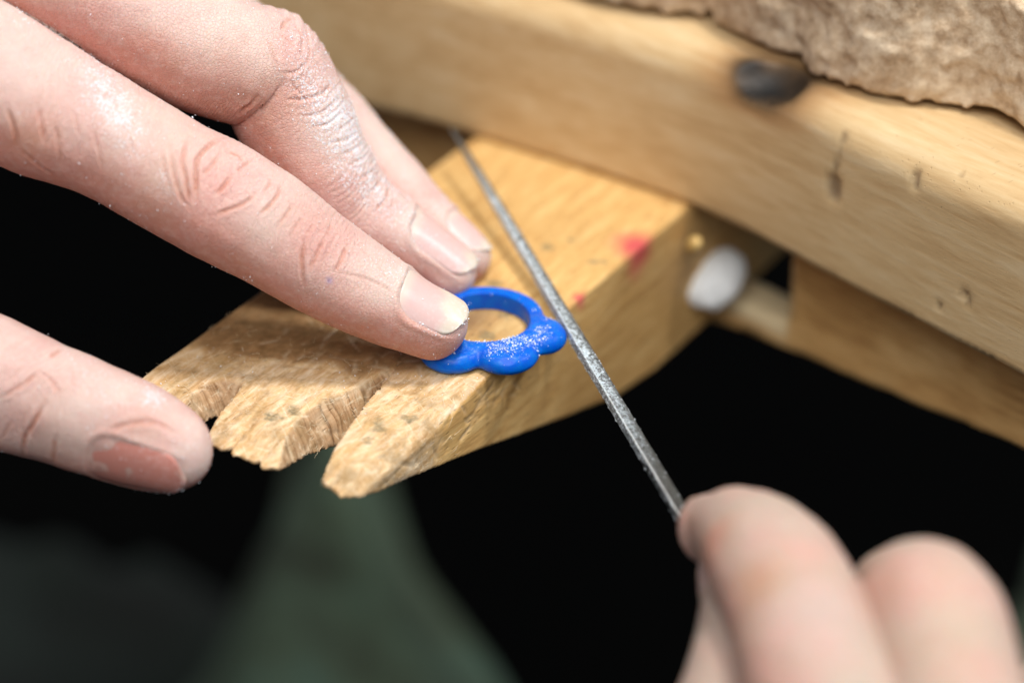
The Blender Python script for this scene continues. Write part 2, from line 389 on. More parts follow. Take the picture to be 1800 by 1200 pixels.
def beam_extra(t, col):
    col = t.mix(t.math('MULTIPLY', t.attr('scorch'), 0.6), col, (0.38, 0.17, 0.05))
    col = t.mix(t.attr('burn'), col, (0.004, 0.005, 0.006))
    return t.mix(t.math('MULTIPLY', t.attr('hole'), 0.7), col, (0.10, 0.055, 0.03))
BEAM = wood_material('bench_wood', (0, 0, math.radians(-45)), (0.50, 0.325, 0.155), (0.61, 0.435, 0.23), (0.68, 0.525, 0.315), 0.0, 0.25, (0.35, 2.6, 2.6), 0.5, 0.02, beam_extra)
beam = add_mesh('bench_edge', bv, bq, BEAM, attrs=dict(burn=burn, scorch=scorch, hole=hole))
tag(beam, 'thick pale curved wooden bench edge with a dark scorched dent', 'workbench')

SL = np.array([gz(*p, BT+.05)[:2] for p in [(700, -140), (850, -95), (960, -22), (1080, 14), (1180, 27), (1245, 34), (1287, 68), (1333, 92), (1392, 106), (1433, 134), (1496, 156), (1579, 178), (1683, 184), (1740, 200), (1800, 228), (1900, 285), (2020, 365)]])
def slab_sdf(P):
    best = np.full(len(P), 9e9); sd = np.zeros(len(P))
    for a, b in zip(SL[:-1], SL[1:]):
        d = b-a; w = P[:, :2]-a; t = np.clip(w@d/(d@d), 0, 1); r = w-t[:, None]*d; dd = (r*r).sum(1)
        m = dd < best; best[m] = dd[m]; sd[m] = np.sqrt(dd[m])*np.sign((d[0]*w[:, 1]-d[1]*w[:, 0])[m])
    z = P[:, 2]; lo = BT+0.02+0.16*sstep(0.9, 0.0, sd); hi = BT+2.05+0.25*noise(P*0.6, 4)
    n = 0.085*fbm(P*np.array([1.2, 1.2, 1.8]), 5, 11)+0.06*fbm(P*5, 4, 12)+0.05
    bul = 0.08*np.abs(z-(BT+0.9))
    d = np.maximum.reduce([-(sd-bul), lo-z, z-hi, sd-6.0])
    return (d-n*0.9)*0.85
sv, sq = surface_net(slab_sdf, [-4.5, -1, 2.7], [14, 17, 5.6], 0.075, 3, 2.2, 1)
t = NT('rough_slab'); c = t.coord()
col = t.ramp(t.noise(c, 3.2, 8, 0.7), [(0.30, (0.33, 0.215, 0.125)), (0.48, (0.56, 0.415, 0.275)), (0.66, (0.74, 0.60, 0.43))])
col = t.mix(t.ramp(t.noise(c, 5, 4, 0.7), [(0.5, 0.0), (0.72, 0.5)]), col, (0.76, 0.65, 0.50))
t.put('Base Color', col); t.put('Roughness', 0.9); t.put('Specular IOR Level', 0.15)
t.put('Normal', t.bump(t.noise(c, 7, 8, 0.75), 0.6, 0.08)); SLABM = t.m
slab = add_mesh('rough_slab', sv, sq, SLABM)
tag(slab, 'rough crumbly tan slab lying on top of the wooden bench edge', 'slab')

RD = 1.25
r0 = curve_dist(gz(1246, 480, -1.0)[None])[1][0]; r1 = curve_dist(gz(1388, 500, -1.0)[None])[1][0]
def rail_px_arc(px, py):
    d = FW+RT*(px-900)/FPX-UP*(py-600)/FPX; T = np.linspace(34, 56, 900); Q = CAM+d*T[:, None]
    s, a = curve_dist(Q); i = np.argmax(s > RD); return a[i], Q[i, 2]
a0, z0 = rail_px_arc(1240, 520); a1, z1 = rail_px_arc(1388, 510); _, zn = rail_px_arc(1330, 548); _, zb1 = rail_px_arc(1300, 588); _, zb2 = rail_px_arc(1780, 782)
def rail_sdf(P):
    s, a = curve_dist(P); z = P[:, 2]; bot = np.interp(a, [a0, a1+5], [zb1, zb2])
    q = np.maximum.reduce([RD-s, s-RD-0.9, bot-z, z+0.12])
    nt = np.maximum.reduce([a0-0.2-a, a-a1, zn-z])
    return np.maximum(q, -nt)+0.02*noise(P*2, 4)
rv, rq = surface_net(rail_sdf, [-3, -6, -4.2], [14, 13, 0.1], 0.12, 3, 1.6, 1)
RAIL = wood_material('rail_wood', (0, 0, math.radians(-45)), (0.44, 0.225, 0.075), (0.66, 0.39, 0.15), (0.80, 0.53, 0.24), 0.2, 0.3, (0.4, 2.4, 2.4), 0.55, 0.03, lambda t, col: t.mix(t.attr('cream'), col, (0.80, 0.68, 0.44)))
_s, _a = curve_dist(rv); cream = sstep(a0-0.4, a0, _a)*sstep(a1+0.1, a1-0.05, _a)*sstep(zn-0.35, zn-0.15, rv[:, 2])*0.8  # notch floor painted paler, standing in for light falling on it
rail = add_mesh('bench_rail', rv, rq, RAIL, attrs=dict(cream=cream))
tag(rail, 'lower brown wooden rail with a square notch beneath the bench edge', 'rail')

def blob(name, c, axes, radii, mat, h=0.05, dent=None, taper=0):
    axes = np.array([np.array(x)/np.linalg.norm(x) for x in axes]); R = np.array(radii)
    def f(P):
        q = (P-c)@axes.T; k = np.linalg.norm(q/R/(1-0.28*np.clip(q[:, :1]/R[0], -1, 1)*taper), axis=1); d = (k-1)*R.min()
        d = d+0.04*noise(P*3, 5)+0.012*noise(P*7, 6)
        if dent is not None: d = np.maximum(d, -(np.linalg.norm((P-dent[0]), axis=1)-dent[1])*0.7)
        return d
    m = R.max()+0.1; v, q = surface_net(f, c-m, c+m, h, 3, 2.0, 1); return add_mesh(name, v, q, mat)
wt = plain('white_plastic', (0.86, 0.89, 0.90), 0.7)
_d = FW+RT*(1266-900)/FPX-UP*(484-600)/FPX; _Q = CAM+_d*np.linspace(34, 56, 900)[:, None]; wc = _Q[np.argmax(curve_dist(_Q)[0] > RD-0.35)]; ax = at(1312, 436, 3.5)-at(1236, 522, 2.9); ax /= np.linalg.norm(ax); bx = np.cross(ax, FW)
wk = blob('white_knob', wc, (ax, bx, np.cross(ax, bx)), (0.70, 0.42, 0.32), wt.m, 0.05, taper=0.6)
tag(wk, 'small white oval knob tucked under the bench beside the pin', 'knob')
pk = plain('peg_wood', (0.60, 0.40, 0.14), 0.4)
p = blob('wooden_peg', at(1221, 428, 3.5), (RT, UP, FW), (0.13, 0.17, 0.3), pk.m, 0.04)
tag(p, 'small yellow wooden peg at the rear corner of the bench pin', 'peg')

# ---------------------------------------------------------------- blue wax ring
RH = 0.32; RC = gz(852, 556, RH); RC[2] = 0.0
LOB = [(gz(797, 612, RH*.6), 0.54), (gz(889, 615, RH*.6), 0.53), (gz(951, 588, RH*.6), 0.41)]
def ring_sdf(P):
    q = P-RC; r = np.hypot(q[:, 0], q[:, 1]); z = P[:, 2]
    th = np.arctan2(q[:, 1], q[:, 0])
    back = sstep(-0.3, 0.5, np.sin(th))
    ro = 0.93+0.01*np.sin(th*3)
    ring = np.maximum(r-ro, np.abs(z-RH/2-0.003)-RH/2); e = 0.045
    a1 = np.maximum(r-ro+e, 0); a2 = np.maximum(z-RH+e, 0); ring = np.maximum(ring, np.hypot(a1, a2)-e)
    d = ring
    lobes = None
    for c, R in LOB:
        rr = np.hypot(P[:, 0]-c[0], P[:, 1]-c[1]); zz = np.abs(z-0.172)
        k = 0.155; l = np.hypot(np.maximum(rr-R+k, 0), np.maximum(zz-0.172+k, 0))-k+np.minimum(np.maximum(rr-R+k, zz-0.172+k), 0)
        l = l+0.10*np.maximum(rr-0.1, 0)*sstep(0.1, 0.3, z)
        lobes = l if lobes is None else smin(lobes, l, 0.10)
    d = smin(d, lobes, 0.13)
    # filed facets
    for (px, py, zz, n, o) in ((868, 624, .33, (0.05, -0.62, 0.78), 0.02), (818, 634, .33, (-0.2, -0.55, 0.81), 0.02), (960, 600, .33, (0.35, -0.35, 0.86), 0.0), (915, 632, .3, (0.5, -.6, .62), .02)):
        n = np.array(n)/np.linalg.norm(n); d = np.maximum(d, (P-gz(px, py, zz))@n-o)
    hole = 0.705-r+0.0; c1 = hole+0.05*np.maximum(z-0.27, 0)/0.05*1.0*sstep(0, -0.5, np.sin(th))
    return np.maximum(d, c1)+0.006*noise(P*9, 3)*(1-back*0.7)
wv, wq = surface_net(ring_sdf, [RC[0]-1.7, RC[1]-1.8, -0.1], [RC[0]+1.7, RC[1]+1.3, 0.6], 0.022, 3, 1.6, 2)
t = NT('blue_wax'); c = t.coord()
col = t.mix(t.ramp(t.noise(c, 5, 4, 0.6), [(0.35, 0.0), (0.7, 1.0)]), (0.0, 0.092, 0.58), (0.0, 0.155, 0.60))
dm = t.math('MULTIPLY', t.attr('dusty'), t.ramp(t.noise(c, 24, 5, 0.8), [(0.52, 0.0), (0.66, 0.7)])); col = t.mix(dm, col, (0.50, 0.64, 0.82))
t.put('Base Color', col); t.put('Roughness', 0.33); t.put('Subsurface Weight', 0.55); t.put('Subsurface Radius', (0.1, 0.6, 1.0)); t.put('Subsurface Scale', 0.12)
t.put('Specular IOR Level', 0.22); t.put('Normal', t.bump(t.noise(c, 26, 4, 0.65), 0.25, 0.015))
_q = wv-RC; _r = np.hypot(_q[:, 0], _q[:, 1]); dustyr = sstep(0.3, 0.8, vnormals(wv, wq)[:, 2])*sstep(0.35, -0.25, _q[:, 1]/_r)*sstep(1.4, 0.85, _r)*(0.6+0.4*noise(wv*4, 6))
ring = add_mesh('wax_ring', wv, wq, t.m, attrs=dict(dusty=dustyr))
tag(ring, 'bright blue wax ring with three rounded lobes lying on the bench pin', 'ring')

# ---------------------------------------------------------------- steel needle file
FT = gz(793, 225, 0.85); Fc = gz(1011, 590, 0.17)
fd = (Fc-FT); fd /= np.linalg.norm(fd)
def file_at_px_x(x):
    lo, hi = 0, 30
    for _ in range(60):
        m = (lo+hi)/2
        if topx((FT+fd*m)[None])[0, 0] < x: lo = m
        else: hi = m
    return lo
Lh = file_at_px_x(1200); LC = np.linalg.norm(Fc-FT)
fside = np.cross(fd, FW); fside /= np.linalg.norm(fside)
if fside[0] > 0: fside = -fside            # points to the left in the picture
ftow = np.cross(fd, fside); ftow *= -np.sign(ftow@FW)   # towards the viewer
WX, WY = [0, .12, .25*LC, .55*LC, .8*LC, LC, Lh, Lh+2], [.028, .048, .085, .116, .130, .140, .128, .128]
prof = []
corn = [np.array(x) for x in ((-0.92, -0.70), (-0.36, 0.80), (1.0, -0.18))]   # (left, toward) corners of a three-square file
for i in range(3):
    a, b, c_ = corn[i-1], corn[i], corn[(i+1) % 3]
    for f in (0.14, 0.055): prof.append(b+(a-b)*f)
    for f in (0.055, 0.14, 0.5): prof.append(b+(c_-b)*f)
prof = np.array(prof); n_p = len(prof)
stations = np.concatenate([np.linspace(0, Lh+1.2, 90)])
fv, fq, fu = [], [], []
for i, x in enumerate(stations):
    w = np.interp(x, WX, WY)
    for pnt in prof: fv.append(FT+fd*x+(fside*-pnt[0]+ftow*pnt[1])*w); fu.append(x)
for i in range(len(stations)-1):
    for k in range(n_p): fq.append((i*n_p+k, i*n_p+(k+1) % n_p, (i+1)*n_p+(k+1) % n_p, (i+1)*n_p+k))
fv = np.array(fv); fq = np.array(fq)
if np.einsum('ij,ij->i', vnormals(fv, fq), fv-(FT+np.outer(np.array(fu), fd))).mean() < 0: fq = fq[:, ::-1]
t = NT('file_steel'); c = t.coord(); fa = t.attr('along'); gx = t.n('NewGeometry')
sep = t.n('SeparateXYZ'); t.l(c, sep.inputs[0])
diag = t.math('SINE', t.math('MULTIPLY', t.math('ADD', fa, t.math('MULTIPLY', sep.outputs[0], 1.2)), 2*math.pi/0.06))
diag2 = t.math('SINE', t.math('MULTIPLY', t.math('SUBTRACT', fa, t.math('MULTIPLY', sep.outputs[0], 1.4)), 2*math.pi/0.055))
cut = t.math('ADD', diag, diag2)
n = t.noise(c, 34, 4, 0.7)
col = t.ramp(n, [(0.3, (0.035, 0.035, 0.033)), (0.55, (0.085, 0.084, 0.076)), (0.75, (0.19, 0.19, 0.175))])
dm = t.math('MULTIPLY', t.attr('dusty'), t.ramp(t.noise(c, 15, 6, 0.82), [(0.44, 0.0), (0.55, 0.95)]))
col = t.mix(t.math('MULTIPLY', t.attr('edge'), 0.9), col, (0.86, 0.88, 0.88))  # bright glint painted along the ridge edge
col = t.mix(dm, col, (0.62, 0.72, 0.78))
t.put('Base Color', col); t.put('Metallic', t.math('SUBTRACT', 0.85, t.math('MULTIPLY', dm, 0.85))); t.put('Roughness', 0.30)
t.put('Normal', t.bump(cut, 0.5, 0.012))
fu = np.array(fu)
left_face = np.tile(((prof[:, 0] < -0.2) | (prof[:, 1] > 0.3)).astype(float), len(stations))
dusty = sstep(0.5, 2.5, fu)*sstep(Lh-0.3, LC+0.8, fu)*(0.16+0.84*left_face)
nf = bpy.data.objects.new('needle_file', None); SC.collection.objects.link(nf); nf.location = FT+fd*Lh
bpy.context.view_layer.update()
def add_local(name, v, q, mat, parent, **kw):
    return add_mesh(name, np.asarray(v)-np.array(parent.location), q, mat, parent, **kw)
add_local('file_blade', fv, fq, t.m, nf, smooth=False, attrs=dict(along=fu, dusty=dusty, edge=np.tile(np.isin(np.arange(n_p), (6, 7)).astype(float), len(stations))))
hv, hq = [], []
for i, x in enumerate(np.linspace(Lh+1.0, Lh+5.5, 16)):
    r = 0.17+0.1*math.sin(min(1, i/6)*1.57)
    for k in range(12): hv.append(FT+fd*x+(fside*math.cos(k*math.pi/6)+ftow*math.sin(k*math.pi/6))*r)
for i in range(15):
    for k in range(12): hq.append((i*12+k, i*12+(k+1) % 12, (i+1)*12+(k+1) % 12, (i+1)*12+k))
add_local('handle', hv, hq, t.m, nf, attrs=dict(along=np.zeros(len(hv)), dusty=np.zeros(len(hv)), edge=np.zeros(len(hv))))
tag(nf, 'slim grey steel needle file dusted white, laid across beside the blue ring', 'file')

# ---------------------------------------------------------------- hands
class Tube:
    """a finger: centre line, radii and a dorsal direction along it, evaluated as an implicit surface"""
    def __init__(s, pts, cap=1.0, kd=0.92, kp=1.0, blunt=2.3):
        P = np.array([at(p[0], p[1], p[2]) for p in pts]); r = np.array([p[3]*(DIST+p[2])/FPX for p in pts])
        N = np.array([RT*p[4][0]+UP*p[4][1]-FW*p[4][2] for p in pts])
        D = catmull(np.concatenate([P, r[:, None], N], 1), 14)
        L = np.concatenate([[0], np.cumsum(np.linalg.norm(np.diff(D[:, :3], axis=0), axis=1))])
        m = max(30, int(L[-1]/0.12)); g = np.linspace(0, L[-1], m)
        D = np.stack([np.interp(g, L, D[:, k]) for k in range(7)], 1)
        s.c = D[:, :3]; s.ru = D[:, 3].copy(); s.g = g; s.L = L[-1]; s.step = g[1]
        T = np.gradient(s.c, axis=0); s.T = T/np.linalg.norm(T, axis=1)[:, None]
        N = D[:, 4:]; N = N-(N*s.T).sum(1)[:, None]*s.T; s.N = N/np.linalg.norm(N, axis=1)[:, None]
        s.B = np.cross(s.T, s.N)
        cl = cap*s.ru[-1]; x = np.clip((g-(s.L-cl))/cl, 0, 1)
        s.cl, s.blunt = cl, blunt; s.kd, s.kp = kd, kp
    def capf(s, g):
        x = np.clip((g-(s.L-s.cl))/s.cl, 0, 1); return np.sqrt(np.maximum(1-x**s.blunt, 0))
    def local(s, P):
        P = np.asarray(P); idx = np.empty(len(P), int); c2 = (s.c**2).sum(1)
        for i in range(0, len(P), 200000):
            idx[i:i+200000] = np.argmin(c2[None]-2*P[i:i+200000]@s.c.T, 1)
        f = ((P-s.c[idx])*s.T[idx]).sum(1)/s.step; x = np.clip(idx+np.clip(f, -1, 1), 0, len(s.c)-1.0001)
        i = x.astype(int); w = (x-i)[:, None]
        lerp = lambda A: A[i]*(1-w)+A[i+1]*w
        c, N, B = lerp(s.c), lerp(s.N), lerp(s.B); r = (s.ru[i]*(1-w[:, 0])+s.ru[i+1]*w[:, 0])*s.capf(x*s.step)
        q = P-c; n = (q*N).sum(1); b = (q*B).sum(1)
        return x*s.step, n, b, np.linalg.norm(q, axis=1), r
    def sdf(s, P):
        lo, hi = s.c.min(0)-s.ru.max()-0.3, s.c.max(0)+s.ru.max()+0.3
        far = np.linalg.norm(np.maximum(np.maximum(lo-P, P-hi), 0), axis=1); near_ = far <= 0
        out = far+0.3
        if near_.any(): out[near_] = s._sdf(P[near_])
        return out
    def _sdf(s, P):
        g, n, b, d, r = s.local(P)
        k = np.where(n > 0, s.kd, s.kp); th = np.arctan2(b, n/k)
        R = np.interp(g, s.g, s.ru)*np.sqrt(np.sin(th)**2+(k*np.cos(th))**2)
        over = np.maximum((P-s.c[-1])@s.T[-1], 0)*(g > s.L-1e-3)
        x = np.maximum((g+over-(s.L-s.cl))/s.cl, 0); dr = np.where(g < 1e-6, d, np.hypot(n, b))
        return (np.sqrt(x**s.blunt+(dr/R)**2)-1)*R
    def point(s, g, th, capped=True, scale=1.0):
        x = np.clip(g/s.step, 0, len(s.c)-1.0001); i = x.astype(int); w = (x-i)[:, None]
        lerp = lambda A: A[i]*(1-w)+A[i+1]*w
        c, N, B, T = lerp(s.c), lerp(s.N), lerp(s.B), lerp(s.T); r = (s.ru[i]*(1-w[:, 0])+s.ru[i+1]*w[:, 0])*scale
        if capped: r = r*s.capf(x*s.step)
        k = np.where(np.cos(th) > 0, s.kd, s.kp)
        return c+T*np.maximum(g-s.L, 0)[:, None], N, B, r*np.sin(th), r*k*np.cos(th)
def capsule(P, a, b, ra, rb):
    d = b-a; t = np.clip((P-a)@d/(d@d), 0, 1); return np.linalg.norm(P-a-t[:, None]*d, axis=1)-(ra+(rb-ra)*t)

def nail_uv(tube, nail, g, th, r):
    a = (g-(tube.L-nail['t0']))/(nail['t0']-nail['t1']); bw = th/nail['th']
    return a, bw
def nail_sd(tube, nail, g, th, r):
    """signed distance-like (cm, negative inside) to the nail outline on the skin"""
    a, bw = nail_uv(tube, nail, g, th, r); ln = nail['t0']-nail['t1']; hw = nail['th']*np.maximum(r, .2)
    x = (a-0.0)*ln; y = np.abs(bw)*hw; cr = 0.42*hw.mean()
    dx = np.maximum(cr-x, 0); dy = np.maximum(y-(hw-cr), 0)
    d1 = np.sqrt(dx*dx+dy*dy)-cr
    return np.where((dx > 0) & (dy > 0), d1, np.maximum(-x, y-hw))
NE = []
def build_hand(tubes, palm, h, lo, hi, creases, nails, seed, tone, palmk=0.5, dust_fn=None, detail=1.0, name='hand', blush=()):
    def body(P):
        pa = None
        for a, b, ra, rb in palm:
            c = capsule(P, a, b, ra, rb); pa = c if pa is None else smin(pa, c, 0.7)
        out = None
        for t in tubes:
            f = smin(t.sdf(P), pa, palmk); out = f if out is None else np.minimum(out, f)
        return out
    # the part of the hand beyond the frame gets a coarser mesh: x is stretched there
    X0, KX = -8.6, 2.6
    def warp(P): Q = P.copy(); Q[:, 0] = np.where(P[:, 0] < X0, X0+(P[:, 0]-X0)*KX, P[:, 0]); return Q
    lo = np.array(lo, float); lo[0] = X0+(lo[0]-X0)/KX if lo[0] < X0 else lo[0]
    v, q = surface_net(lambda P: body(warp(P))/np.where(P[:, 0] < X0, KX*0.8, 1), lo, hi, h, 4, 1.6, 1)
    v = warp(v)
    # relax lightly where two fingers meet
    best = np.full(len(v), 9e9); fid = np.zeros(len(v), int); G = np.zeros(len(v)); TH = np.zeros(len(v)); RR = np.ones(len(v)); HU = np.zeros(len(v))
    for i, t in enumerate(tubes):
        g, n, b, d, r = t.local(v); f = d-r; m = f < best
        best[m] = f[m]; fid[m] = i; G[m] = g[m]; TH[m] = np.arctan2(b, n)[m]; RR[m] = r[m]; HU[m] = getattr(t, 'hue', 0.0)
    nrm = vnormals(v, q); disp = np.zeros(len(v)); dors = 0.5+0.5*np.cos(TH-HU)
    red = np.zeros(len(v))
    # soft flesh unevenness, then wrinkles crossing the finger near each joint
    disp += 0.02*noise(v*1.6, seed)+0.008*noise(v*4.5, seed+1)
    for i, t in enumerate(tubes):
        m = fid == i
        if not m.any(): continue
        g, th = G[m], TH[m]; wr = np.zeros(m.sum())
        for gj, wid, amp in getattr(t, 'joints', []):
            win = np.exp(-((g-gj)/wid)**2)*sstep(2.0, 0.9, np.abs(th))
            ph = g*9.5+1.6*noise(np.stack([g*1.2, th*1.3, th*0], 1), seed+3)+0.9*np.cos(th*1.2)
            line = np.abs(np.mod(ph, 1)-0.5)*2
            brk = sstep(-0.25, 0.35, noise(np.stack([g*3.5, th*2.2, th*0+i], 1), seed+5))
            wr -= amp*win*np.exp(-(line/0.32)**2)*brk
        disp[m] += wr*detail; red[m] += np.clip(-wr*12, 0, 0.5)
    pxv = topx(v)
    A, Bs, amp, wid = [], [], [], []
    facing = (nrm*(CAM-v)).sum(1) > 0
    for pts, am, wd in creases:
        am, wd = am*0.95, wd*0.76
        pts = catmull(np.array(pts, float), 6); loc = []
        for x, y in pts:
            dd = np.hypot(pxv[:, 0]-x, pxv[:, 1]-y); c = np.where((dd < 6) & facing)[0]
            if len(c):
                c = c[np.argsort(pxv[c, 2])[:12]]; j = c[np.argmin(dd[c])]
                # slide to the exact pixel on the tangent plane
                loc.append(at(x, y, pxv[j, 2]))
        if len(loc) < 3: continue
        loc = np.array(loc); m = np.where(((v > loc.min(0)-0.5) & (v < loc.max(0)+0.5)).all(1))[0]
        d = np.full(len(m), 9e9); tt = np.zeros(len(m))
        for k, (a, b) in enumerate(zip(loc[:-1], loc[1:])):
            e = b-a; t = np.clip((v[m]-a)@e/max(e@e, 1e-9), 0, 1); dk = np.linalg.norm(v[m]-a-t[:, None]*e, axis=1)
            w = dk < d; d[w] = dk[w]; tt[w] = (k+t[w])/(len(loc)-1)
        fade = np.clip(np.minimum(tt, 1-tt)*5, 0.25, 1)
        prof_ = -np.exp(-(d/wd)**2)+0.38*np.exp(-((d-2.3*wd)/(1.5*wd))**2)
        disp[m] += am*fade*prof_*detail; red[m] += fade*np.exp(-(d/(wd*1.3))**2)*min(1, am/0.03)*0.8
    nail_in = np.zeros(len(v))
    for nl in nails:
        m = fid == nl['f']; t = tubes[nl['f']]; th = TH[m]-nl.get('rot', 0); sd = nail_sd(t, nl, G[m], th, RR[m])
        fr = G[m] < t.L-0.02
        dn = (-0.042*sstep(0.05, -0.08, sd)+0.022*np.exp(-((sd-0.05)/0.06)**2))*nl.get('groove', 1)*sstep(t.L-nl['t1']+0.02, t.L-nl['t1']-0.35, G[m])
        disp[m] += dn; nail_in[m] = np.maximum(nail_in[m], sstep(0.03, -0.05, sd))
    for i, t in enumerate(tubes):
        m = fid == i; disp[m] *= sstep(t.L-0.06, t.L-0.35, G[m])
    v2 = v+nrm*disp[:, None]
    # colour of the skin itself: pale back, rosier sides, pads and knuckles
    pale, rosy, deep = (np.array(c) for c in tone)
    k = sstep(0.40, 0.88, dors+0.12*fbm(v*1.1, 2, seed+7))[:, None]
    col = rosy*(1-k)+pale*k
    kn = np.zeros(len(v))
    for i, t in enumerate(tubes):
        m = fid == i
        for gj, wid, _ in getattr(t, 'joints', []): kn[m] = np.maximum(kn[m], np.exp(-((G[m]-gj)/0.55)**2)*dors[m]*detail**2)
        tipm = sstep(t.L-1.6, t.L-0.2, G[m]); kn[m] = np.maximum(kn[m], tipm*(1-dors[m])*1.3)
    col = col*(1-0.28*kn[:, None])+0.28*kn[:, None]*np.array([0.70, 0.35, 0.325])
    for bx, by, br, bc, ba in blush:
        dd = np.hypot(pxv[:, 0]-bx, pxv[:, 1]-by); c = np.where((dd < 12) & facing)[0]
        if len(c):
            ctr = v[c[np.argmin(pxv[c, 2])]]; w = ba*np.exp(-(np.linalg.norm(v-ctr, axis=1)/br)**2*(1+0.5*noise(v*1.8, 5)))[:, None]
            col = col*(1-w)+w*np.array(bc)
    rd = np.clip(red, 0, 1)[:, None]*0.75; col = col*(1-rd)+rd*deep
    dust = dust_fn(v, pxv, fid, G, TH, dors) if dust_fn else np.zeros(len(v))
    rw = sstep(0.45, 0.15, dors)*sstep(0.3, -0.2, noise(v*0.7, 3)) if detail else np.zeros(len(v))
    base = np.array(palm[0][0]); ob = add_mesh(name, v2, q, SKIN, attrs=dict(dust=dust, knuckle=np.clip(kn*(dors > 0.4), 0, 1)*sstep(0.2, 0.6, dors), ridge_u=G+0.25*np.cos(TH*1.5)+0.05*noise(v*2, 9), ridge_w=rw), colors=dict(skin=col))
    NE.clear()
    for nl in nails:
        t = tubes[nl['f']]; na, nb = 26, 21
        a = np.linspace(0, 1, na); bb = np.linspace(-1, 1, nb); Aa, Bb = np.meshgrid(a, bb, indexing='ij')
        cw = np.sqrt(np.clip(1-(np.clip(0.30-Aa, 0, 1)/0.30)**2, 0.03, 1)); ee = np.clip((Aa-0.70)/0.30, 0, 1); fe = np.sqrt(1-0.72*ee**2.4)
        g = t.L-nl['t0']+(nl['t0']-nl['t1'])*(Aa-0.07*(Bb**2)*np.clip((Aa-0.6)/0.4, 0, 1)); th = Bb*cw*fe*nl['th']+nl.get('rot', 0)
        c, N, B, xb, xn = t.point(g.ravel(), th.ravel(), False)
        c1, _, _, yb, yn = t.point(g.ravel(), th.ravel(), True)
        w = np.clip((Aa.ravel()-0.35)/0.65, 0, 1)*nl.get('lift', 0.8); kk = np.where(yn < xn, w, 0)
        yn2 = yn+(xn-yn)*kk; yb2 = yb+(xb-yb)*kk
        off = -0.022+0.03*Aa.ravel()
        rr = np.maximum(np.hypot(yb2, yn2), 1e-3); outer = c+N*(yn2*(1+off/rr))[:, None]+B*(yb2*(1+off/rr))[:, None]
        inner = c+N*(yn2*(1+(off-0.035)/rr))[:, None]+B*(yb2*(1+(off-0.035)/rr))[:, None]
        V = np.concatenate([outer, inner]); Q = []; M = na*nb
        for i in range(na-1):
            for j in range(nb-1):
                p = i*nb+j; Q.append((p, p+1, p+nb+1, p+nb)); Q.append((M+p, M+p+nb, M+p+nb+1, M+p+1))
        for i in range(na-1):
            for j in (0, nb-1):
                p = i*nb+j; Q.append((p, p+nb, M+p+nb, M+p) if j == 0 else (p, M+p, M+p+nb, p+nb))
        for j in range(nb-1):
            for i in (0, na-1):
                p = i*nb+j; Q.append((p, M+p, M+p+1, p+1) if i == 0 else (p, p+1, M+p+1, M+p))
        Q = np.array(Q)
        if ((np.cross(outer[nb]-outer[0], outer[1]-outer[0]))@N[0]) > 0: Q = Q[:, ::-1]
        edge_w = np.maximum(sstep(0.86, 1.0, Aa.ravel()), 0.35*sstep(0.85, 1.0, np.abs(Bb.ravel())))+0.02; NE.append((outer, edge_w, nl.get('dust', 1)))
        fr = 0.8*sstep(nl.get('free', 0.8)-0.10, nl.get('free', 0.8)+0.10, Aa.ravel()-0.05*Bb.ravel()**2-0.10*Bb.ravel()+0.04*np.sin(Bb.ravel()*9))
        lun = sstep(0.2, 0.05, Aa.ravel())*0.5*nl.get('lun', 1)
        fr = np.concatenate([np.maximum(fr, lun)]*2); du = np.concatenate([np.clip(0.2+0.9*(Aa.ravel()-0.5)+0.5*np.abs(Bb.ravel())**4, 0, 1)]*2)
        add_mesh('fingernail', V, Q, NAIL, ob, attrs=dict(free=fr, dust=du*nl.get('dust', 1), tint=np.full(len(V), nl.get('tint', 0.0))))
    return ob, v2, q, dust

# left hand
dU = (0.38, 0.65, 0.66)
index = Tube([(-330, -20, -1.9, 130, dU), (-120, 80, -1.9, 135, dU), (60, 178, -1.8, 128, dU), (195, 243, -1.7, 110, dU), (298, 304, -1.6, 108, dU), (390, 352, -1.5, 111, dU), (488, 410, -1.4, 102, dU), (575, 469, -1.25, 93, dU), (655, 516, -1.15, 82, dU), (735, 557, -1.05, 68, dU), (818, 590, -0.95, 60, dU)], cap=1.0)
mU = (0.25, 0.8, 0.5); mV = (0.72, 0.42, 0.5)
middle = Tube([(-250, -230, -1.2, 120, mU), (0, -115, -1.1, 118, mU), (170, -20, -1.0, 122, mU), (330, 72, -.8, 118, mU), (428, 108, -.55, 112, (.35, .75, .5)), (478, 122, -.35, 103, (.55, .6, .5)), (514, 196, -.1, 107, mV), (560, 292, .2, 102, mV), (624, 372, .5, 88, mV), (735, 440, .75, 66, (.7, .5, .45)), (828, 505, .95, 55, (.7, .5, .45))], cap=1.1)
rU = (0.72, 0.5, 0.35)
ringf = Tube([(-220, -320, .3, 110, mU), (150, -110, .6, 100, mU), (330, 10, 1.2, 88, mU), (450, 100, 1.6, 80, mV), (560, 195, 1.8, 76, rU), (632, 275, 1.8, 73, rU), (690, 335, 1.7, 70, rU), (745, 385, 1.6, 60, rU), (798, 432, 1.5, 55, rU), (850, 482, 1.4, 48, rU)], cap=1.1)
pinky = Tube([(-180, -300, 1.2, 90, mU), (150, -110, 2.0, 80, mU), (330, 20, 2.6, 68, mU), (430, 130, 3.0, 60, mV), (500, 230, 3.1, 55, rU), (560, 310, 3.0, 45, rU)], cap=1.1)
tU = (0.12, -0.50, 0.80)
thumb = Tube([(-360, 520, -1.7, 150, tU), (-150, 628, -1.9, 135, tU), (-10, 676, -2.1, 118, tU), (70, 704, -2.2, 108, tU), (160, 737, -2.3, 103, tU), (240, 766, -2.45, 96, tU), (303, 793, -2.6, 80, tU), (365, 824, -2.7, 64, tU)], cap=1.15, kd=0.85)
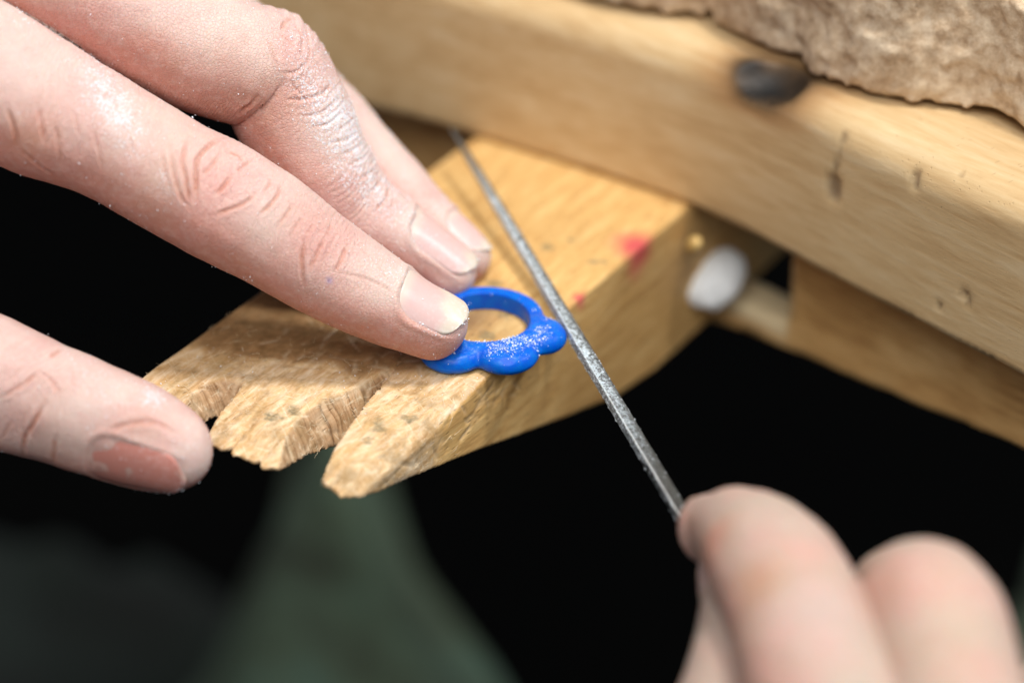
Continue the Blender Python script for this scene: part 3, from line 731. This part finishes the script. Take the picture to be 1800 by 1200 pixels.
def jt(t, px): i = np.argmin(np.abs(topx(t.c)[:, 0]-px)); return t.g[i]
index.joints = [(jt(index, 395), 0.75, 0.010), (jt(index, 560), 0.6, 0.010), (jt(index, 130), 1.2, 0.010)]
middle.joints = [(jt(middle, 487), 0.6, 0.014), (jt(middle, 590), 1.0, 0.012), (jt(middle, 640), 0.6, 0.016), (jt(middle, 200), 1.3, 0.012)]
ringf.joints = [(jt(ringf, 740), 0.4, 0.02)]
thumb.hue = -0.8; thumb.joints = [(jt(thumb, 60), 0.8, 0.014)]
wr = at(-900, 150, -0.5)
palm = [(at(-330, -20, -1.9), wr, 1.15, 1.9), (at(-250, -230, -1.2), wr, 1.15, 1.9), (at(-220, -320, .3), wr, 1.1, 1.9), (at(-180, -300, 1.2), wr, 1.0, 1.9), (at(-360, 520, -1.7), wr, 1.3, 1.9)]
cr = [
 ([(332, 237), (321, 280), (325, 305), (330, 338), (333, 358)], .030, .032), ([(397, 238), (370, 255), (348, 278), (344, 300), (344, 330), (342, 353)], .045, .038),
 ([(388, 268), (370, 293), (355, 307)], .022, .03), ([(398, 267), (417, 273), (428, 284)], .028, .03), ([(447, 278), (423, 295), (421, 303)], .026, .028),
 ([(407, 308), (393, 327), (379, 343)], .040, .032), ([(449, 341), (430, 357), (403, 368), (378, 378)], .030, .032), ([(470, 310), (475, 322), (462, 342)], .022, .028),
 ([(493, 326), (488, 343), (475, 360), (454, 380)], .034, .03), ([(515, 358), (505, 375), (487, 400)], .020, .03), ([(300, 258), (304, 300), (318, 345), (335, 368)], .02, .03),
 ([(535, 378), (520, 398), (507, 420)], .018, .028), ([(285, 262), (290, 300), (300, 335)], .014, .03),
 ([(537, 418), (531, 451), (532, 482), (535, 503)], .036, .032), ([(570, 420), (556, 449), (543, 477)], .026, .03), ([(611, 430), (601, 454), (589, 478)], .038, .03),
 ([(552, 394), (540, 412)], .018, .026), ([(583, 392), (575, 413)], .018, .026), ([(620, 420), (640, 440), (668, 470), (690, 505)], .010, .03), ([(590, 478), (630, 486), (668, 500), (700, 520)], .012, .03),
 ([(10, 185), (25, 225), (30, 262)], .022, .04), ([(66, 185), (72, 215), (78, 250)], .018, .035), ([(97, 215), (103, 253), (108, 285)], .016, .035), ([(40, 265), (70, 292), (95, 312)], .02, .04), ([(130, 195), (140, 240)], .012, .03),
 ([(160, 215), (172, 262), (180, 300)], .012, .035), ([(225, 235), (238, 280)], .010, .03),
 ([(515, 25), (499, 43), (495, 56)], .032, .034), ([(542, 108), (529, 120), (517, 128), (498, 129)], .024, .03), ([(539, 38), (543, 66), (546, 89), (542, 110)], .020, .03),
 ([(502, 175), (537, 174), (568, 164), (585, 146)], .030, .032), ([(511, 142), (527, 164), (537, 172)], .018, .026), ([(523, 203), (555, 202), (583, 187), (605, 164)], .022, .03),
 ([(550, 223), (581, 216), (606, 192)], .024, .03), ([(590, 231), (614, 217), (628, 202)], .022, .028), ([(582, 252), (612, 244), (634, 226)], .022, .03), ([(600, 272), (625, 262), (646, 246)], .022, .03), ([(612, 290), (640, 278), (656, 264)], .02, .03),
 ([(633, 314), (657, 300), (669, 286)], .026, .03), ([(652, 341), (672, 316), (678, 299)], .030, .03), ([(660, 371), (680, 348), (685, 325)], .030, .03), ([(690, 368), (694, 346)], .02, .028),
 ([(421, 203), (430, 192), (440, 186), (452, 170)], .045, .036), ([(490, 62), (508, 72), (520, 85)], .016, .03), ([(520, 45), (533, 66), (530, 90)], .014, .03), ([(470, 60), (480, 95), (492, 120)], .014, .03),
 ([(110, 611), (98, 620), (88, 630)], .03, .034), ([(70, 653), (33, 680), (0, 700)], .024, .032), ([(80, 706), (57, 747), (43, 773), (40, 815)], .045, .036), ([(97, 766), (92, 822)], .030, .032), ([(70, 653), (93, 672), (106, 693)], .016, .03), ([(20, 740), (2, 775)], .02, .03),
 ([(125, 640), (130, 700)], .008, .03), ([(190, 760), (215, 748), (270, 742), (320, 768)], .02, .045),
]
nails = [dict(f=0, t0=1.28, t1=0.10, th=1.02, rot=0.0, free=0.62, lift=0.6), dict(f=1, t0=1.45, t1=0.16, th=1.0, free=0.8, lift=.6), dict(f=2, t0=1.05, t1=0.18, th=0.95, free=0.8, lift=.6), dict(f=4, t0=1.64, t1=0.14, th=0.80, rot=0.34, free=1.05, lift=.5, dust=.9, tint=1.0, lun=0, groove=0.6)]
def dustL(v, px, fid, G, TH, dors):
    x, y = px[:, 0], px[:, 1]; d = np.zeros(len(v))
    def spot(cx, cy, rx, ry, ang, amp):
        a = math.radians(ang); ux = (x-cx)*math.cos(a)+(y-cy)*math.sin(a); uy = -(x-cx)*math.sin(a)+(y-cy)*math.cos(a)
        return amp*np.exp(-((ux/rx)**2+(uy/ry)**2))
    f0, f1, f4 = fid == 0, fid == 1, fid == 4
    d = np.maximum(d, f0*np.maximum.reduce([spot(197, 188, 115, 46, 60, .85), spot(288, 320, 34, 14, 70, .7), spot(60, 30, 80, 50, 30, .35), spot(690, 470, 60, 30, 35, .4), spot(770, 560, 50, 45, 0, .5)]))
    d = np.maximum(d, f1*np.maximum.reduce([spot(610, 240, 190, 58, 58, 1.0)*sstep(.35, .8, dors), spot(540, 80, 70, 60, 0, .45), spot(735, 400, 60, 30, 55, .7)]))
    d = np.maximum(d, (fid == 2)*0.3)
    d = np.maximum(d, f4*np.maximum.reduce([spot(265, 700, 46, 28, 35, .7), spot(200, 690, 120, 60, 20, .4), spot(330, 790, 60, 60, 0, .4), spot(240, 790, 70, 50, 0, .35)]))
    return d
tone = ((0.68, 0.525, 0.465), (0.57, 0.255, 0.195), (0.46, 0.15, 0.07))
handL, hvL, hqL, dL = build_hand([index, middle, ringf, pinky, thumb], palm, 0.027, [-16, -4.5, -3], [0.3, 6.5, 8.5], cr, nails, 21, tone, dust_fn=dustL, blush=[(395, 315, .45, (.68, .34, .30), .7), (560, 450, .4, (.64, .33, .28), .5), (530, 62, .45, (.70, .38, .34), .6), (480, 190, .55, (.52, .25, .17), .65), (380, 150, .8, (.52, .30, .22), .45), (560, 380, .6, (.52, .25, .20), .5), (250, 350, .8, (.55, .28, .19), .4), (60, 255, .5, (.56, .30, .20), .5), (20, 110, .6, (.66, .40, .36), .4), (600, 560, .5, (.58, .24, .16), .5), (720, 590, .5, (.58, .25, .18), .5), (585, 503, .045, (.20, .20, .45), .85), (640, 246, .02, (.1, .1, .1), .8), (420, 460, .6, (.58, .26, .18), .45), (240, 740, .4, (.55, .24, .17), .5), (180, 800, .5, (.54, .26, .2), .45), (60, 760, .6, (.56, .30, .23), .4)])
NL_ = [np.concatenate([a for a, w, d in NE]), np.concatenate([w*d for a, w, d in NE])]
tag(handL, 'left hand speckled with white dust, pressing the blue ring with its index finger', 'hand')

# right hand, nearer to the viewer, fingers closed round the file
gU = (0.45, 0.45, 0.78)
gi = Tube([(1560, 1500, -9.0, 150, gU), (1455, 1230, -8.0, 142, gU), (1400, 1075, -7.0, 126, gU), (1352, 985, -6.0, 116, (.2, .7, .7)), (1304, 938, -5.1, 90, (.1, .95, .1)), (1266, 928, -4.5, 70, (.1, .9, -.4)), (1218, 934, -4.0, 62, (.1, .8, -.7))], cap=0.9)
gm = Tube([(1760, 1520, -9.2, 140, gU), (1690, 1270, -8.4, 134, gU), (1640, 1085, -7.4, 130, gU), (1610, 1040, -6.4, 100, (.1, .8, .6)), (1570, 1040, -5.4, 80, (0, .8, .6)), (1530, 1070, -4.6, 70, (0, .8, .6))], cap=1.0)
gr = Tube([(1960, 1560, -9.0, 120, gU), (1920, 1360, -8.2, 118, gU), (1885, 1280, -7.4, 105, gU), (1850, 1250, -6.4, 90, gU), (1800, 1270, -5.4, 75, gU)], cap=1.0)
gl = Tube([(2130, 1640, -8.6, 100, gU), (2090, 1480, -8.0, 98, gU), (2040, 1420, -7.2, 85, gU), (1990, 1420, -6.4, 70, gU)], cap=1.0)
gt = Tube([(1220, 1560, -7.6, 150, (-.5, .2, .8)), (1292, 1300, -6.8, 128, (-.5, .2, .8)), (1318, 1130, -6.0, 100, (-.5, .2, .8)), (1300, 1020, -5.0, 74, (-.5, .2, .8)), (1275, 960, -4.4, 58, (-.5, .2, .8))], cap=1.0)
gi.joints = [(jt(gi, 1390), .6, .03), (jt(gi, 1300), .3, .02)]; gm.joints = [(gm.L*0.5, .6, .03)]
wr2 = at(1650, 2150, -9.5)
palmR = [(at(1560, 1500, -9.0), wr2, 1.0, 1.8), (at(1760, 1520, -9.2), wr2, 1.0, 1.8), (at(1960, 1560, -9.0), wr2, .95, 1.8), (at(2130, 1640, -8.6), wr2, .85, 1.8), (at(1220, 1560, -7.6), wr2, 1.1, 1.8)]
toneR = ((0.47, 0.375, 0.30), (0.47, 0.30, 0.22), (0.5, 0.25, 0.16))
allc = np.concatenate([t.c for t in (gi, gm, gr, gl, gt)]+[[wr2]])
handR, hvR, hqR, _ = build_hand([gi, gm, gr, gl, gt], palmR, 0.06, allc.min(0)-1.5, allc.max(0)+1.5, [], [dict(f=4, t0=1.1, t1=0.0, th=0.9), dict(f=0, t0=1.0, t1=0.0, th=0.9), dict(f=1, t0=1.0, t1=0.0, th=0.9), dict(f=2, t0=1.0, t1=0.0, th=0.9), dict(f=3, t0=.8, t1=0.0, th=0.9)], 33, toneR, detail=0.6, blush=[(1330, 1010, .45, (.52, .25, .13), .7), (1240, 950, .4, (.56, .22, .14), .75), (1340, 1180, .6, (.58, .30, .24), .6), (1270, 1090, .4, (.56, .28, .22), .5), (1545, 1040, .45, (.5, .24, .17), .6), (1660, 1010, .6, (.58, .34, .26), .5), (1700, 1150, .7, (.50, .36, .25), .6), (1450, 1060, .6, (.5, .38, .34), .6), (1420, 960, .4, (.58, .33, .25), .4)], name='hand')
tag(handR, 'blurred right hand in the foreground with bent fingers gripping the steel file', 'hand')

# ---------------------------------------------------------------- loose wax dust (countless grains, real geometry)
OCT = np.array([(1, 0, 0), (-1, 0, 0), (0, 1, 0), (0, -1, 0), (0, 0, 1), (0, 0, -1)], float)
OF = np.array([(0, 2, 4), (2, 1, 4), (1, 3, 4), (3, 0, 4), (2, 0, 5), (1, 2, 5), (3, 1, 5), (0, 3, 5)])
def grains(name, v, q, weight, count, smin_, smax_, label):
    vis = np.clip(weight, 0, None); p = vis/vis.sum(); idx = RNG.choice(len(v), count, p=p); n = vnormals(v, q)
    sc = smin_+(smax_-smin_)*RNG.random(count)**3.2
    pos = v[idx]+RNG.normal(0, 0.012, (count, 3)); pos += n[idx]*(0.3*sc-0.002)[:, None]
    ax = np.linalg.qr(RNG.normal(size=(count, 3, 3)))[0]
    st = sc[:, None]*RNG.uniform(0.45, 1.25, (count, 3))
    V = pos[:, None]+np.einsum('nij,nkj->nki', ax, OCT[None]*st[:, None]*RNG.uniform(.7, 1.2, (count, 6, 1)))
    F = (OF[None]+(np.arange(count)*6)[:, None, None]).reshape(-1, 3)
    return tag(add_mesh(name, V.reshape(-1, 3), F, DUST, smooth=False), label, 'dust', kind='stuff')
nL = vnormals(hvL, hqL); fac = ((CAM-hvL)*nL).sum(1) > 0
px = topx(hvL); inf = fac & (px[:, 0] > -20) & (px[:, 1] > -20)
grains('wax_dust', hvL, hqL, inf*(0.03+dL**1.5)*sstep(-0.5, 0.4, noise(hvL*3, 4)), 9000, 0.003, 0.016, 'white wax dust speckled over the left hand')
_p = NL_[0][RNG.choice(len(NL_[0]), 280, p=NL_[1]/NL_[1].sum())]+RNG.normal(0, 0.016, (280, 3)); _s = 0.003+0.017*RNG.random(280)**2.8
_V = _p[:, None]+OCT[None]*(_s[:, None]*RNG.uniform(.5, 1.3, (280, 3)))[:, None]*RNG.uniform(.6, 1.3, (280, 6, 1))
tag(add_mesh('wax_dust', _V.reshape(-1, 3), (OF[None]+(np.arange(280)*6)[:, None, None]).reshape(-1, 3), DUST, smooth=False), 'white wax crumbs crusted along the fingernail edges', 'dust', kind='stuff')
nW = vnormals(wv, wq); q_ = wv-RC; th_ = np.arctan2(q_[:, 1], q_[:, 0])
wgt = sstep(0.25, 0.8, nW[:, 2])*(0.03+sstep(0.35, -0.35, np.sin(th_))*sstep(1.35, 0.85, np.hypot(q_[:, 0], q_[:, 1])))*sstep(-0.2, 0.5, noise(wv*4, 6)+0.1)+0.004
grains('wax_dust', wv, wq, wgt, 1500, 0.004, 0.022, 'pale wax dust sprinkled on the front of the blue ring')
u, v, z = p_loc(pv)
wgt = sstep(0.4, 0.9, pn[:, 2])*sstep(5.2, 7.5, v)*sstep(10, 9, v)*sstep(-0.1, 0.5, noise(pv*1.7, 3))+0.002
grains('wax_dust', pv, pq, wgt, 700, 0.003, 0.012, 'wax dust and crumbs scattered over the bench pin')
# more stations so the grains spread along the blade
tv = []; 
for i in range(60000//n_p):
    x = RNG.random()*(Lh-0.4)+0.4; w = np.interp(x, WX, WY)
    k = RNG.integers(3); a, b = (corn[0], corn[1]) if RNG.random() < 0.75 else (corn[1], corn[2]); pnt = a+(b-a)*RNG.random()
    if RNG.random() < sstep(0.3, 3.5, np.array(x))*(0.25+0.75*sstep(Lh, LC+0.5, np.array(x))): tv.append(FT+fd*x+(fside*-pnt[0]+ftow*pnt[1])*w)
tv = np.array(tv); cnt = len(tv); sc = 0.003+0.013*RNG.random(cnt)**3
V = tv[:, None]+OCT[None]*(sc[:, None]*RNG.uniform(.5, 1.3, (cnt, 3)))[:, None]*RNG.uniform(.6, 1.3, (cnt, 6, 1))
F = (OF[None]+(np.arange(cnt)*6)[:, None, None]).reshape(-1, 3)
tag(add_mesh('wax_dust', V.reshape(-1, 3), F, DUST, smooth=False), 'pale wax dust clinging to the teeth of the needle file', 'dust', kind='stuff')

# torn wood fibres on the worn front of the pin: too fine to pick apart
FV, FQ = [], []
cand = np.where((v > 7.0) & (pn[:, 2] > -0.1) & (pxp := topx(pv))[:, 0].astype(bool))[0]
for i in RNG.choice(cand, 260):
    d = PV*RNG.normal(0.6, 0.8)+PU*RNG.normal(0, 0.8)+np.array([0, 0, RNG.normal(0, .3)]); d -= pn[i]*(d@pn[i]); d /= np.linalg.norm(d)
    L = RNG.uniform(0.06, 0.24); r = RNG.uniform(0.002, 0.006); b = np.cross(d, pn[i]); cv = RNG.normal(0, 0.25)
    base = len(FV); 
    for s_ in range(6):
        tt = s_/5; c = pv[i]+d*L*tt+b*cv*L*tt*tt+pn[i]*(0.006+0.02*math.sin(tt*3.1)*RNG.random()); rr = r*(1-0.8*tt)
        for k in range(3): FV.append(c+(b*math.cos(k*2.09)+pn[i]*math.sin(k*2.09))*rr)
    for s_ in range(5):
        for k in range(3): FQ.append((base+s_*3+k, base+s_*3+(k+1) % 3, base+(s_+1)*3+(k+1) % 3, base+(s_+1)*3+k))
fb = add_mesh('wood_fibre', np.array(FV), np.array(FQ), plain('fibre', (0.78, 0.64, 0.42), 0.7).m, pin); fb['kind'] = 'stuff'

# ---------------------------------------------------------------- far below: dim green cloth and the dark floor
def cloth(name, outline_px, zt, seed, label):
    C_ = gz(*outline_px[0], zt); A_ = [gz(*p, zt) for p in outline_px]
    left = np.array([gz(*p, zt) for p in outline_px[1]]) if False else None
def drape(name, ridge, half, top, drop, seed, label, n=70, mat=None):
    """a hanging fold of cloth: a ridge line in plan with sides that fall away from it"""
    R = catmull(np.array(ridge, float), 12); V = []; m = len(R)
    for i, (x, y) in enumerate(R):
        t_ = R[min(i+1, m-1)]-R[max(i-1, 0)]; t_ = t_/np.linalg.norm(t_); nn = np.array([-t_[1], t_[0]]); f = i/(m-1)
        hw = np.interp(f, np.linspace(0, 1, len(half)), half)
        for k in range(n):
            s_ = k/(n-1)*2-1
            fold = 0.5*math.sin(s_*7+f*3+seed)+0.4*math.sin(s_*13-f*6+seed*2)
            V.append((x+nn[0]*s_*hw, y+nn[1]*s_*hw, np.interp(f, [0, 1], top)-drop*abs(s_)**2.2+fold))
    Q = [(i*n+k, i*n+k+1, (i+1)*n+k+1, (i+1)*n+k) for i in range(m-1) for k in range(n-1)]
    o = add_mesh(name, np.array(V), np.array(Q), mat or CLOTH); md = o.modifiers.new('thickness', 'SOLIDIFY'); md.thickness = 0.25
    return tag(o, label, 'cloth')
t = NT('green_cloth'); c = t.coord()
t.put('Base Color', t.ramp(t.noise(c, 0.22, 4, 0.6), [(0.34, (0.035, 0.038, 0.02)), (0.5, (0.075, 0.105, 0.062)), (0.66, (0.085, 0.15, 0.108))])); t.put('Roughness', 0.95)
t.put('Normal', t.bump(t.noise(c, 6, 3), 0.4, 0.1)); CLOTH = t.m
ZC = -20.0
g1 = [gz(*p, ZC)[:2] for p in [(590, 700), (585, 850), (580, 1000), (568, 1200), (560, 1400)]]
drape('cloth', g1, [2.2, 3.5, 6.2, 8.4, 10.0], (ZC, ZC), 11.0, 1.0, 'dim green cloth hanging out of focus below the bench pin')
g2 = [gz(*p, ZC)[:2] for p in [(1850, 1000), (1850, 1080), (1850, 1200), (1850, 1400)]]
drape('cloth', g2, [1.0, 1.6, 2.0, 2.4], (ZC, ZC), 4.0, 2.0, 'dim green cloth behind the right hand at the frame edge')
g0 = [gz(*p, ZC-8)[:2] for p in [(60, 960), (60, 1060), (70, 1180), (70, 1400)]]
t = NT('shaded_green_cloth'); t.put('Base Color', t.ramp(t.noise(t.coord(), 0.3, 3), [(0.35, (0.0015, 0.0025, 0.0015)), (0.65, (0.0035, 0.0085, 0.0055))])); t.put('Roughness', 0.95)  # green cloth with its deep shade put into the colour
drape('cloth', g0, [6, 10, 14, 15], (ZC-8, ZC-8), 6.0, 3.0, 'green cloth coloured near black for deep shade at the bottom left below the thumb', mat=t.m)
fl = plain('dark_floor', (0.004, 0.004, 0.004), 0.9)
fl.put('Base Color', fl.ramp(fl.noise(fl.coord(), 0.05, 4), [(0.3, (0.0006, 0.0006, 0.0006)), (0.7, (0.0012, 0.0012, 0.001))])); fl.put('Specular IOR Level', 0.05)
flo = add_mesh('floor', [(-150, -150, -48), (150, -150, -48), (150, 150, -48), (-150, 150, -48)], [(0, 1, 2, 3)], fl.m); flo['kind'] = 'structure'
print('tris', sum(len(o.data.polygons) for o in SC.objects if o.type == 'MESH')*2)
